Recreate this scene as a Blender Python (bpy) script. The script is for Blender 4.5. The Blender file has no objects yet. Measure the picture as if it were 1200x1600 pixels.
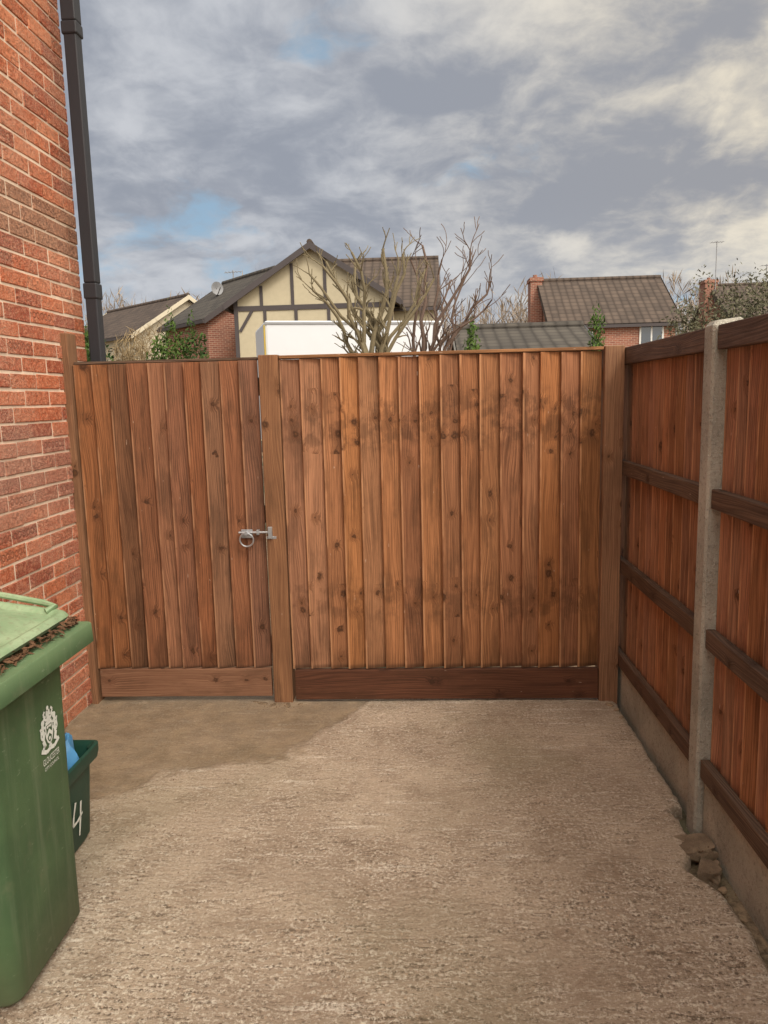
import bpy, math, random
from mathutils import Vector, Matrix, noise
R=random.Random(7)
scene=bpy.context.scene
scene.view_settings.view_transform='Standard'
try: scene.view_settings.look='None'
except Exception: pass
scene.view_settings.exposure=0
COL=scene.collection

def lin(r,g,b):
    def f(c):
        c/=255.0
        return c/12.92 if c<=0.04045 else ((c+0.055)/1.055)**2.4
    return (f(r),f(g),f(b),1.0)

# ---------------------------------------------------------------- nodes
class NT:
    def __init__(s,tree): s.t=tree
    def n(s,typ,ins=None,**props):
        nd=s.t.nodes.new(typ)
        for k,v in props.items(): setattr(nd,k,v)
        if ins:
            for k,v in ins.items(): s.set(nd.inputs[k],v)
        return nd
    def set(s,inp,v):
        if isinstance(v,bpy.types.NodeSocket): s.t.links.new(v,inp)
        else: inp.default_value=v
    def m(s,op,a,b=0.0,c=0.0,clamp=False):
        nd=s.n('ShaderNodeMath',{0:a,1:b,2:c},operation=op,use_clamp=clamp); return nd.outputs[0]
    def mix(s,f,a,b,mode='MIX'):
        nd=s.t.nodes.new('ShaderNodeMix'); nd.data_type='RGBA'; nd.blend_type=mode
        s.set(nd.inputs[0],f); s.set(nd.inputs[6],a); s.set(nd.inputs[7],b)
        return nd.outputs[2]
    def mr(s,v,a,b,c=0.0,d=1.0,smooth=True):
        nd=s.n('ShaderNodeMapRange',{0:v,1:a,2:b,3:c,4:d},interpolation_type='SMOOTHSTEP' if smooth else 'LINEAR')
        return nd.outputs[0]
    def noise(s,vec,scale=1.0,detail=3.0,rough=.5,dist=0.0,dim='3D'):
        nd=s.n('ShaderNodeTexNoise',noise_dimensions=dim)
        s.set(nd.inputs['Vector'],vec); s.set(nd.inputs['Scale'],scale); s.set(nd.inputs['Detail'],detail)
        s.set(nd.inputs['Roughness'],rough); s.set(nd.inputs['Distortion'],dist)
        return nd.outputs[0]
    def vor(s,vec,scale,dim='3D',feature='F1',rnd=1.0):
        nd=s.n('ShaderNodeTexVoronoi',voronoi_dimensions=dim,feature=feature)
        s.set(nd.inputs['Vector'],vec); s.set(nd.inputs['Scale'],scale); s.set(nd.inputs['Randomness'],rnd)
        return nd
    def comb(s,x,y,z=0.0): return s.n('ShaderNodeCombineXYZ',{0:x,1:y,2:z}).outputs[0]
    def sep(s,v):
        nd=s.n('ShaderNodeSeparateXYZ',{0:v}); return nd.outputs[0],nd.outputs[1],nd.outputs[2]
    def vmul(s,v,k): return s.n('ShaderNodeVectorMath',{0:v,1:k},operation='MULTIPLY').outputs[0]
    def vadd(s,v,k): return s.n('ShaderNodeVectorMath',{0:v,1:k},operation='ADD').outputs[0]
    def bump(s,h,strength=.5,dist=.01,nrm=None):
        nd=s.n('ShaderNodeBump',{'Strength':strength,'Distance':dist,'Height':h})
        if nrm is not None: s.set(nd.inputs['Normal'],nrm)
        return nd.outputs[0]
    def hsv(s,col,h=.5,sa=1.0,v=1.0):
        return s.n('ShaderNodeHueSaturation',{'Hue':h,'Saturation':sa,'Value':v,'Color':col}).outputs[0]

def newmat(name):
    m=bpy.data.materials.new(name); m.use_nodes=True
    nt=m.node_tree; nt.nodes.clear(); g=NT(nt)
    b=g.n('ShaderNodeBsdfPrincipled'); o=g.n('ShaderNodeOutputMaterial')
    nt.links.new(b.outputs[0],o.inputs[0])
    def fin(col,rough=.8,nrm=None,metal=0.0,spec=.3):
        g.set(b.inputs['Base Color'],col); g.set(b.inputs['Roughness'],rough)
        g.set(b.inputs['Metallic'],metal); g.set(b.inputs['Specular IOR Level'],spec)
        if nrm is not None: g.set(b.inputs['Normal'],nrm)
        return m
    return g,fin

def uvxy(g):
    uv=g.n('ShaderNodeUVMap').outputs[0]; x,y,z=g.sep(uv); return uv,x,y
def objc(g): return g.n('ShaderNodeTexCoord').outputs['Object']

def wood(name,light,dark,knotc=(.040,.018,.009,1),prob=.25,bands=False,var=.35,stain=.4,lowdark=False,hue=.006):
    g,fin=newmat(name)
    uv,u,v=uvxy(g); oc=objc(g); ox,oy,oz=g.sep(oc)
    idn=g.m('FLOOR',u)
    wn=g.n('ShaderNodeTexWhiteNoise',{'W':idn},noise_dimensions='1D'); r1=wn.outputs[0]; rc=wn.outputs[1]
    r2,r3,r4=g.sep(rc)
    wcol=g.n('ShaderNodeTexNoise',{'Vector':uv,'Scale':55.0,'Detail':3.0},noise_dimensions='2D').outputs[1]
    uvw=g.vadd(g.vmul(uv,(1,.78,1)),g.vmul(wcol,(.018,.020,0)))
    vn=g.vor(uvw,14,'2D'); d=g.m('DIVIDE',vn.outputs['Distance'],14); cr,cg,cb=g.sep(vn.outputs['Color'])
    p=prob
    if bands:
        b1=g.mr(g.m('ABSOLUTE',g.m('SUBTRACT',oz,1.46)),.20,.08)
        b2=g.mr(g.m('ABSOLUTE',g.m('SUBTRACT',oz,.54)),.17,.06)
        bb=g.m('MAXIMUM',b1,g.m('MULTIPLY',b2,.75))
        bb=g.m('MULTIPLY',bb,g.mr(g.noise(oc,1.7,1),.28,.45))
        p=g.m('ADD',g.m('MULTIPLY',bb,.45),prob)
    mask=g.m('LESS_THAN',cr,p)
    rad=g.m('ADD',g.m('MULTIPLY',g.m('POWER',cg,2.2),.013),.0038)
    t=g.m('DIVIDE',d,rad)
    knot=g.m('MULTIPLY',g.mr(t,1.4,.4),mask)
    ring=g.m('MULTIPLY',g.m('MULTIPLY',g.mr(t,.6,.2),mask),.35)
    halo=g.m('MULTIPLY',g.mr(d,.038,.004),mask)
    low=g.noise(g.comb(g.m('MULTIPLY',u,5),g.m('MULTIPLY',v,.9)),1,2,dim='2D')
    x2=g.m('ADD',g.m('ADD',u,g.m('MULTIPLY',g.m('SUBTRACT',low,.5),.09)),g.m('MULTIPLY',halo,.016))
    grain=g.noise(g.comb(g.m('MULTIPLY',x2,210),g.m('MULTIPLY',v,2.4)),1,4,.62,dim='2D')
    rings=g.m('ADD',g.m('MULTIPLY',g.m('SINE',g.m('MULTIPLY',x2,g.m('ADD',480,g.m('MULTIPLY',r2,350)))),.5),.5)
    ringamp=g.mr(g.noise(g.comb(g.m('MULTIPLY',u,12),g.m('MULTIPLY',v,1.5),4),1,1),.35,.65,.03,.22)
    fine=g.noise(g.comb(g.m('MULTIPLY',u,520),g.m('MULTIPLY',v,12)),1,3,.6,dim='2D')
    f=g.m('ADD',g.m('ADD',g.m('MULTIPLY',g.mr(grain,.28,.72),.6),g.m('MULTIPLY',rings,ringamp)),g.m('MULTIPLY',g.m('SUBTRACT',fine,.2),.35),clamp=True)
    col=g.mix(f,dark,light)
    blot=g.noise(g.comb(g.m('MULTIPLY',u,9),g.m('MULTIPLY',v,2.2)),1,5,.68,dim='2D')
    st=g.m('MULTIPLY',g.mr(blot,.44,.70),stain)
    col=g.mix(st,col,g.mix(.65,col,(.04,.019,.009,1),'MIX'))
    big=g.noise(oc,1.4,3)
    val=g.m('ADD',g.m('SUBTRACT',1.0,var*.5),g.m('MULTIPLY',r1,var))
    val=g.m('MULTIPLY',val,g.m('ADD',.78,g.m('MULTIPLY',big,.45)))
    col=g.hsv(col,g.m('ADD',.5-hue*.5,g.m('MULTIPLY',r3,hue)),g.m('ADD',.88,g.m('MULTIPLY',r4,.13)),val)
    if bands:
        cloud=g.mr(g.noise(g.vmul(oc,(1,1,.8)),13,4,.65),.44,.60)
        col=g.mix(g.m('MULTIPLY',g.m('MULTIPLY',bb,cloud),.60),col,g.mix(.7,col,(.03,.013,.007,1)))
    if lowdark:  # boards get darker towards the bottom, with a darker strip at the end
        w=g.mr(g.m('ADD',oz,g.m('MULTIPLY',g.noise(oc,9,3),.2)),.42,.2)
        col=g.mix(g.m('MULTIPLY',w,.45),col,(.045,.022,.011,1))
        w2=g.mr(oz,.205,.186); col=g.mix(g.m('MULTIPLY',w2,.5),col,(.03,.014,.007,1))
    fe=g.m('SUBTRACT',g.m('FRACT',u),.3)
    col=g.mix(g.m('MULTIPLY',g.m('MULTIPLY',g.mr(fe,.012,.005),g.m('GREATER_THAN',fe,-.001)),g.m('MULTIPLY',g.mr(g.noise(g.comb(u,g.m('MULTIPLY',v,4)),1,3,dim='2D'),.38,.58),.6)),col,g.mix(.25,light,(.75,.52,.32,1)))  # edge highlight painted into the colour along each board, broken by noise
    col=g.mix(g.m('MULTIPLY',halo,.55),col,dark)
    col=g.mix(g.m('MULTIPLY',knot,.88),col,knotc)
    col=g.mix(ring,col,g.mix(.35,dark,light))
    scr=g.mr(g.noise(g.comb(g.m('MULTIPLY',u,75),g.m('MULTIPLY',v,13),9),1,2,.6),.735,.76)
    col=g.mix(g.m('MULTIPLY',scr,.55),col,(.55,.42,.32,1))
    h=g.m('ADD',g.m('ADD',g.m('MULTIPLY',grain,.6),g.m('MULTIPLY',fine,.5)),g.m('MULTIPLY',knot,.4))
    return fin(col,g.m('ADD',.62,g.m('MULTIPLY',fine,.2)),g.bump(h,.55,.003),spec=.2)

W_PANEL=wood('panel_timber',lin(180,121,78),lin(100,62,37),bands=True,prob=.09,stain=.6,lowdark=True,var=.34)
W_GATE=wood('gate_timber',lin(152,99,64),lin(78,47,28),prob=.12,stain=.7,var=.5,lowdark=True,hue=.012)
W_POST=wood('post_timber',lin(156,108,68),lin(98,64,40),prob=.14,stain=.5,var=.15)
W_BASE=wood('dark_base_timber',lin(108,67,46),lin(56,33,23),prob=.15,stain=.6,var=.2)  # dark timber tone for the panel's base board
W_BASE2=wood('base_timber',lin(154,114,87),lin(108,74,54),prob=.12,stain=.45,var=.2)
W_SIDE=wood('side_boards',lin(178,121,82),lin(102,65,42),prob=.13,stain=.6,var=.4,hue=.008)
W_RAIL=wood('rail_timber',lin(118,94,76),lin(60,46,37),prob=.1,stain=.65,var=.2)

def concrete(name,c1,c2,sc=1.0):
    g,fin=newmat(name); oc=objc(g)
    a=g.noise(oc,3*sc,5,.6); b=g.noise(oc,70*sc,4,.7); c=g.noise(oc,260*sc,2,.6)
    col=g.mix(g.mr(a,.35,.65),c1,c2)
    col=g.mix(g.m('MULTIPLY',g.mr(b,.5,.68),.6),col,g.mix(.65,col,(.05,.045,.035,1)))
    col=g.mix(g.m('MULTIPLY',g.mr(c,.55,.72),.45),col,(.62,.59,.52,1))
    return fin(col,.92,g.bump(g.m('ADD',b,g.m('MULTIPLY',c,.6)),.9,.009))
M_CPOST=concrete('post_concrete',lin(146,142,130),lin(178,172,158))
M_CBOARD=concrete('gravel_board_concrete',lin(150,146,132),lin(182,176,160))
M_CHUNK=concrete('broken_concrete',lin(132,112,90),lin(168,146,120),4)

def slabmat():
    g,fin=newmat('tamped_concrete'); oc=objc(g); x,y,z=g.sep(oc)
    damp=g.n('ShaderNodeAttribute',attribute_name='damp').outputs['Fac']
    wv=g.m('MULTIPLY',g.m('SUBTRACT',g.noise(oc,3.2,4,.6),.5),.14)
    y2=g.m('ADD',y,wv)
    ridge=g.noise(g.comb(g.m('MULTIPLY',x,8),g.m('MULTIPLY',y2,60),0.0),1,5,.72)
    ridge2=g.noise(g.comb(g.m('MULTIPLY',x,30),g.m('MULTIPLY',y2,66),3.0),1,4,.75)
    pit=g.noise(oc,92,5,.8); grit=g.noise(oc,330,2,.6)
    patch=g.noise(oc,1.3,5,.6); patch2=g.noise(oc,5.5,5,.7)
    worn=g.m('MULTIPLY',g.mr(g.noise(oc,2.0,5,.7),.36,.58),g.mr(y,3.2,1.7,.35,1.0))
    col=g.mix(g.mr(patch,.35,.65),lin(174,153,132),lin(200,179,156))
    col=g.mix(g.m('MULTIPLY',g.mr(patch2,.46,.66),.5),col,lin(152,129,107))
    lt=g.mr(g.m('ADD',g.m('MULTIPLY',ridge2,.4),g.m('MULTIPLY',pit,.6)),.51,.57)
    col=g.mix(g.m('MULTIPLY',lt,g.m('ADD',.3,g.m('MULTIPLY',worn,.6))),col,lin(236,225,206))
    dk=g.mr(g.m('ADD',g.m('MULTIPLY',ridge,.45),g.m('MULTIPLY',pit,.55)),.48,.42)
    col=g.mix(g.m('MULTIPLY',dk,g.m('ADD',.30,g.m('MULTIPLY',worn,.52))),col,lin(92,78,62))
    sp=g.vor(oc,70); sr,sg,sb=g.sep(sp.outputs['Color'])
    stone=g.m('MULTIPLY',g.mr(sp.outputs['Distance'],.42,.28),g.m('LESS_THAN',sr,.3))
    stone=g.m('MULTIPLY',stone,g.m('ADD',.25,g.m('MULTIPLY',worn,.65)))
    col=g.mix(g.m('MULTIPLY',stone,.85),col,g.mix(sg,lin(78,64,52),lin(216,188,160)))
    scr=g.m('MULTIPLY',g.mr(g.noise(g.comb(g.m('MULTIPLY',x,2.4),g.m('MULTIPLY',y,18)),1,5,.7),.58,.66),g.mr(pit,.42,.54))
    col=g.mix(g.m('MULTIPLY',scr,.65),col,lin(240,229,212))
    moss=g.m('MULTIPLY',g.mr(g.noise(oc,.9,3,.5),.46,.64),.28)
    col=g.mix(moss,col,lin(134,128,96))
    dm=g.m('MULTIPLY',damp,.95)
    dcol=g.mix(g.mr(g.noise(oc,9,5,.65),.35,.7),lin(100,85,64),lin(132,113,87))
    col=g.mix(dm,col,g.mix(.24,dcol,col))
    h=g.m('ADD',g.m('ADD',g.m('MULTIPLY',ridge,1.0),g.m('MULTIPLY',ridge2,.55)),g.m('ADD',g.m('MULTIPLY',pit,1.0),g.m('MULTIPLY',grit,.25)))
    h=g.m('ADD',h,g.m('MULTIPLY',stone,.35))
    h=g.m('MULTIPLY',h,g.m('SUBTRACT',1.0,g.m('MULTIPLY',damp,.62)))
    return fin(col,g.m('SUBTRACT',.9,g.m('MULTIPLY',damp,.3)),g.bump(h,1.0,.012),spec=.3)
M_SLAB=slabmat()

def soilmat():
    g,fin=newmat('soil_and_tarmac'); oc=objc(g)
    a=g.noise(oc,.4,4); b=g.noise(oc,40,5,.7)
    col=g.mix(g.mr(b,.3,.7),lin(92,76,60),lin(156,134,108))
    col=g.mix(g.mr(a,.5,.6),col,g.mix(b,lin(80,78,74),lin(70,84,46)))
    return fin(col,.95,g.bump(b,.8,.02))
M_SOIL=soilmat()

def near_brick(name,cols,pale=.45):
    g,fin=newmat(name); uv,u,v=uvxy(g); oc=objc(g); x,y,z=g.sep(oc)
    idn=g.m('FLOOR',u); wn=g.n('ShaderNodeTexWhiteNoise',{'W':idn},noise_dimensions='1D'); r1=wn.outputs[0]
    a,b,c=g.sep(wn.outputs[1])
    cr=g.n('ShaderNodeValToRGB',{0:r1}); e=cr.color_ramp.elements
    e[0].color=cols[0]; e[0].position=0; e[1].color=cols[-1]; e[1].position=1
    for i,cc in enumerate(cols[1:-1]):
        q=e.new((i+1)/(len(cols)-1)); q.color=cc
    col=cr.outputs[0]
    n1=g.noise(uv,40,5,.78,dim='2D'); n2=g.noise(uv,150,4,.8,dim='2D')
    wg=g.noise(g.comb(g.m('MULTIPLY',u,80),g.m('MULTIPLY',v,92)),1,5,.75,.9,dim='2D')
    lu=g.m('SUBTRACT',g.m('FRACT',u),.4075); lv=g.m('SUBTRACT',g.m('FRACT',v),.3325)
    sx=g.m('PINGPONG',g.m('ADD',lu,.5),.036); sx=g.m('SUBTRACT',sx,.018)
    rr=g.m('SQRT',g.m('ADD',g.m('MULTIPLY',sx,sx),g.m('MULTIPLY',lv,lv)))
    ros=g.m('MULTIPLY',g.m('MULTIPLY',g.mr(g.m('ABSOLUTE',g.m('SUBTRACT',rr,.013)),.006,.002),g.m('LESS_THAN',b,.16)),g.mr(n1,.35,.55))
    groove=g.m('MAXIMUM',g.m('MULTIPLY',g.mr(wg,.48,.38),g.m('ADD',.45,g.m('MULTIPLY',c,.55))),ros)
    col=g.mix(g.m('MULTIPLY',g.mr(n1,.4,.66),.7),col,g.mix(.65,col,lin(238,172,134)))
    col=g.mix(g.m('MULTIPLY',groove,.58),col,g.mix(.72,col,(.12,.034,.022,1)))
    col=g.mix(g.m('MULTIPLY',g.mr(n2,.55,.67),.55),col,lin(234,196,170))
    pl=g.m('MULTIPLY',g.mr(g.noise(oc,1.9,5,.7),.40,.60),g.mr(n2,.42,.6))
    col=g.mix(g.m('MULTIPLY',pl,pale),col,lin(228,200,178))
    bd=g.mr(g.m('ABSOLUTE',g.m('SUBTRACT',g.m('ADD',z,g.m('MULTIPLY',g.noise(oc,2.5,3),.3)),1.40)),.30,.1)
    col=g.mix(g.m('MULTIPLY',bd,.45),col,g.mix(n1,lin(138,98,88),lin(206,174,158)))
    h=g.m('SUBTRACT',g.m('ADD',g.m('MULTIPLY',n1,.8),g.m('MULTIPLY',n2,.6)),g.m('MULTIPLY',groove,.9))
    return fin(col,.93,g.bump(h,1.0,.010),spec=.1)
M_BRICK=near_brick('rustic_red_brick',[lin(176,86,60),lin(218,124,86),lin(200,106,74),lin(226,140,102),lin(192,98,70),lin(164,86,68)])
M_BRICKB=near_brick('brown_band_brick',[lin(158,114,92),lin(176,128,104),lin(166,118,96)],.2)
def simple(name,c,rough=.6,nsc=20,amt=.15,metal=0,bumpd=.002,spec=.3):
    g,fin=newmat(name); oc=objc(g); a=g.noise(oc,nsc,4,.6); b=g.noise(oc,nsc*.15,3)
    k=g.m('ADD',1-amt,g.m('MULTIPLY',g.m('ADD',a,b),amt))
    col=g.hsv(c,.5,1.0,k)
    return fin(col,g.m('ADD',rough-.08,g.m('MULTIPLY',a,.16)),g.bump(a,.25,bumpd),metal,spec)
M_MORTAR=simple('mortar',lin(216,194,172),.95,90,.45,bumpd=.006)
M_PIPE=simple('black_plastic',lin(46,46,50),.5,8,.15)
def binmat():
    g,fin=newmat('bin_plastic'); oc=objc(g); x,y,z=g.sep(oc)
    a=g.noise(oc,260,2,.6); b=g.noise(oc,4,4,.6); st=g.noise(g.vmul(oc,(30,30,2.0)),1,4,.6); dirt=g.noise(oc,9,5,.7); scuff=g.noise(g.vmul(oc,(20,20,60)),1,4,.7)
    col=g.mix(g.mr(b,.3,.7),lin(64,87,59),lin(78,102,69))
    col=g.mix(g.m('MULTIPLY',g.mr(st,.5,.75),.35),col,lin(118,127,103))
    col=g.mix(g.m('MULTIPLY',g.mr(dirt,.52,.72),.32),col,lin(112,110,88))
    col=g.mix(g.m('MULTIPLY',g.mr(scuff,.64,.70),.3),col,lin(150,160,136))
    col=g.mix(g.m('MULTIPLY',g.mr(z,.87,.93),.5),col,lin(116,140,102))  # rim highlight painted in as paler green near the top
    col=g.mix(g.m('MULTIPLY',g.mr(g.m('ADD',z,g.m('MULTIPLY',dirt,.15)),.3,.0),.5),col,lin(104,100,82))
    return fin(col,g.m('ADD',.42,g.m('MULTIPLY',dirt,.3)),g.bump(g.m('ADD',a,g.m('MULTIPLY',b,1.5)),.14,.003),spec=.3)
M_BIN=binmat()
def lidmat():
    g,fin=newmat('lid_plastic'); oc=objc(g)
    a=g.noise(oc,9,5,.7); b=g.noise(oc,60,4,.7)
    col=g.mix(g.mr(a,.35,.7),lin(124,147,112),lin(148,166,132))
    col=g.mix(g.m('MULTIPLY',g.mr(b,.52,.68),.5),col,lin(124,120,96))
    return fin(col,g.m('ADD',.4,g.m('MULTIPLY',a,.3)),g.bump(b,.15,.002),spec=.3)
M_LID=lidmat()
M_BOX=simple('dark_green_plastic',lin(30,66,54),.45,15,.2)
M_WHITE=simple('white_print',lin(214,217,210),.6,60,.2)
M_BAG=simple('blue_bag',lin(88,150,200),.35,20,.2)
M_RUBBER=simple('black_rubber',lin(30,30,30),.8,40,.2)
M_GALV=simple('galvanised_steel',lin(186,190,194),.36,60,.4,metal=.75,spec=.5)
M_DISH=simple('grey_dish',lin(140,140,142),.6,10,.2)
M_LEAF=simple('dead_leaf',lin(96,70,50),.9,30,.5)
M_STONE=simple('broken_stone',lin(142,120,96),.95,60,.4,bumpd=.01)
M_VAN=simple('white_paint',lin(206,208,212),.4,3,.08)
M_YEL=simple('yellow_marking',lin(222,190,60),.5,3,.1)
M_GLASS=simple('dark_glass',lin(48,56,66),.1,3,.1,spec=.8)
M_RENDER=simple('cream_render',lin(178,167,142),.9,6,.25)
M_BEAM=simple('dark_beam',lin(74,68,68),.8,10,.2)
M_FRAME=simple('white_frame',lin(208,206,200),.5,6,.1)
M_CREAM=simple('cream_barge',lin(196,186,164),.7,6,.1)
def farbrick():
    g,fin=newmat('house_brick'); uv,u,v=uvxy(g)
    br=g.n('ShaderNodeTexBrick',{'Vector':uv,'Color1':lin(152,96,78),'Color2':lin(126,78,66),'Mortar':lin(170,150,130),'Scale':1.0,'Mortar Size':.008,'Brick Width':.225,'Row Height':.075})
    n=g.noise(uv,.8,4,dim='2D')
    return fin(g.hsv(br.outputs[0],.5,1.0,g.m('ADD',.7,g.m('MULTIPLY',n,.5))),.9)
M_FBRICK=farbrick()
def tiles(name,c1,c2):
    g,fin=newmat(name); uv,u,v=uvxy(g)
    fr=g.m('FRACT',g.m('MULTIPLY',v,3.2)); fu=g.m('FRACT',g.m('MULTIPLY',u,3.2))
    cell=g.n('ShaderNodeTexWhiteNoise',{'Vector':g.comb(g.m('FLOOR',g.m('MULTIPLY',u,3.2)),g.m('FLOOR',g.m('MULTIPLY',v,3.2)))},noise_dimensions='2D').outputs[0]
    n=g.noise(uv,.7,5,.65,dim='2D')
    f=g.m('ADD',g.m('MULTIPLY',cell,.45),g.m('MULTIPLY',n,.6))
    col=g.mix(f,c1,c2)
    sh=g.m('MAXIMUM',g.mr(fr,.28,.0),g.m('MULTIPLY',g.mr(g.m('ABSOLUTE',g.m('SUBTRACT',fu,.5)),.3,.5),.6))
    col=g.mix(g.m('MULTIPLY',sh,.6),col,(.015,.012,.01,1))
    h=g.m('ADD',g.m('SUBTRACT',1.0,fr),g.m('MULTIPLY',g.m('SINE',g.m('MULTIPLY',u,20.1)),.4))
    return fin(col,.85,g.bump(h,.8,.04))
M_TILE=tiles('brown_roof_tile',lin(60,52,47),lin(98,84,74))
M_TILEG=tiles('grey_roof_tile',lin(56,52,49),lin(90,84,76))
def foliage(name,c1,c2):
    g,fin=newmat(name); oc=objc(g)
    n=g.noise(oc,2.0,3); k=g.noise(oc,14,3)
    return fin(g.mix(g.mr(g.m('ADD',g.m('MULTIPLY',n,.6),g.m('MULTIPLY',k,.5)),.35,.75),c1,c2),.8)
M_GREEN=foliage('conifer_foliage',lin(34,58,24),lin(92,116,50))
M_GREY=foliage('grey_hedge_foliage',lin(58,60,44),lin(112,108,84))
M_TAN=foliage('bare_hedge_twigs',lin(110,92,68),lin(170,148,112))
M_WOODL=foliage('winter_wood',lin(120,106,94),lin(156,142,126))
M_BARKA=simple('pollard_bark',lin(118,107,84),.9,25,.5,bumpd=.01)
M_BARKB=simple('reddish_bark',lin(104,86,76),.9,25,.4,bumpd=.01)

# ---------------------------------------------------------------- mesh builder
class MB:
    def __init__(s,M=None): s.v=[];s.f=[];s.uv=[];s.mi=[];s.mats=[];s.M=M
    def mid(s,m):
        if m not in s.mats: s.mats.append(m)
        return s.mats.index(m)
    def poly(s,pts,mat,uvs=None):
        pts=[Vector(p) for p in pts]
        if s.M is not None: pts=[s.M@p for p in pts]
        if uvs is None:
            n=(pts[1]-pts[0]).cross(pts[2]-pts[0])
            if n.length<1e-12: n=Vector((0,0,1))
            n.normalize()
            if abs(n.z)<.97:
                ua=Vector((0,0,1)).cross(n).normalized(); va=n.cross(ua)
            else: ua=Vector((1,0,0)); va=Vector((0,1,0))
            uvs=[(p.dot(ua),p.dot(va)) for p in pts]
        b=len(s.v); s.v+=[tuple(p) for p in pts]; s.f.append(tuple(range(b,b+len(pts)))); s.uv+=uvs; s.mi.append(s.mid(mat))
    def box(s,a,b,mat,axis=None,uid=0,voff=0):
        x0,y0,z0=a;x1,y1,z1=b
        C=[(x0,y0,z0),(x1,y0,z0),(x1,y1,z0),(x0,y1,z0),(x0,y0,z1),(x1,y0,z1),(x1,y1,z1),(x0,y1,z1)]
        for q in [(0,1,5,4),(1,2,6,5),(2,3,7,6),(3,0,4,7),(4,5,6,7),(3,2,1,0)]:
            P=[C[i] for i in q]
            if axis is None: s.poly(P,mat)
            else:
                o=[i for i in range(3) if i!=axis]
                uv=[(uid+.33+(p[o[0]]-a[o[0]])+(p[o[1]]-a[o[1]]),p[axis]+voff) for p in P]
                s.poly(P,mat,uv)
    def tube(s,pts,rad,mat,n=6,closed=False,cap=True):
        pts=[Vector(p) for p in pts]; L=len(pts); rings=[]
        if not isinstance(rad,(list,tuple)): rad=[rad]*L
        for i in range(L):
            if closed: t=pts[(i+1)%L]-pts[i-1]
            else: t=pts[min(i+1,L-1)]-pts[max(i-1,0)]
            t.normalize(); ref=Vector((0,0,1)) if abs(t.z)<.8 else Vector((1,0,0))
            if i>0:
                A=(pa-t*pa.dot(t)).normalized()
            else: A=ref.cross(t).normalized()
            pa=A; B=t.cross(A)
            rings.append([pts[i]+(A*math.cos(k*2*math.pi/n)+B*math.sin(k*2*math.pi/n))*rad[i] for k in range(n)])
        for i in range(L if closed else L-1):
            r0=rings[i]; r1=rings[(i+1)%L]
            for k in range(n):
                s.poly([r0[k],r0[(k+1)%n],r1[(k+1)%n],r1[k]],mat)
        if cap and not closed:
            s.poly(rings[0][::-1],mat); s.poly(rings[-1],mat)
    def loft(s,loops,mat,captop=True,capbot=True):
        for a,b in zip(loops,loops[1:]):
            n=len(a)
            for k in range(n): s.poly([a[k],a[(k+1)%n],b[(k+1)%n],b[k]],mat)
        if captop: s.poly(loops[-1],mat)
        if capbot: s.poly(loops[0][::-1],mat)
    def obj(s,name,parent=None,origin=(0,0,0),smooth=False,merge=False,bevel=0):
        o=Vector(parent.location) if parent is not None else Vector(origin)
        me=bpy.data.meshes.new(name)
        me.from_pydata([tuple(Vector(v)-o) for v in s.v],[],s.f)
        uvl=me.uv_layers.new(name='UVMap'); flat=[c for q in s.uv for c in q]
        uvl.data.foreach_set('uv',flat)
        for m in s.mats: me.materials.append(m)
        me.polygons.foreach_set('material_index',s.mi)
        if merge or bevel or smooth:
            import bmesh
            bm=bmesh.new(); bm.from_mesh(me); bmesh.ops.remove_doubles(bm,verts=bm.verts,dist=1e-5)
            bmesh.ops.recalc_face_normals(bm,faces=bm.faces); bm.to_mesh(me); bm.free()
        if smooth:
            me.polygons.foreach_set('use_smooth',[True]*len(me.polygons))
            try: me.set_sharp_from_angle(angle=math.radians(40))
            except Exception: pass
        me.update()
        ob=bpy.data.objects.new(name,me); COL.objects.link(ob)
        if parent is not None: ob.parent=parent
        else: ob.location=o
        if bevel:
            md=ob.modifiers.new('edge','BEVEL'); md.width=bevel; md.segments=2; md.limit_method='ANGLE'
        return ob
def thing(name,loc,label,cat,group=None):
    e=bpy.data.objects.new(name,None); e.location=loc; e.empty_display_size=.2; COL.objects.link(e)
    e['label']=label; e['category']=cat
    if group: e['group']=group
    return e
def tag(o,label,cat,group=None):
    o['label']=label;o['category']=cat
    if group:o['group']=group
    return o

# ---------------------------------------------------------------- camera
H=1.574; psi=math.radians(3.0); th=math.radians(8.6); r=math.radians(1.44)
F=Vector((-math.sin(psi)*math.cos(th),math.cos(psi)*math.cos(th),-math.sin(th)))
R0=Vector((math.cos(psi),math.sin(psi),0)); U0=R0.cross(F)
RR=R0*math.cos(r)-U0*math.sin(r); UU=U0*math.cos(r)+R0*math.sin(r)
cam=bpy.data.cameras.new('camera'); co=bpy.data.objects.new('camera',cam); COL.objects.link(co)
M=Matrix((RR,UU,-F)).transposed().to_4x4(); M.translation=Vector((0,0,H)); co.matrix_world=M
cam.sensor_fit='VERTICAL'; cam.sensor_height=24; cam.lens=24*1180/1600; cam.clip_end=2000; cam.clip_start=.05
scene.camera=co

# ---------------------------------------------------------------- ground
g=MB(); g.poly([(-400,-200,-.06),(400,-200,-.06),(400,700,-.06),(-400,700,-.06)],M_SOIL)
go=g.obj('ground'); go['kind']='structure'

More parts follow.
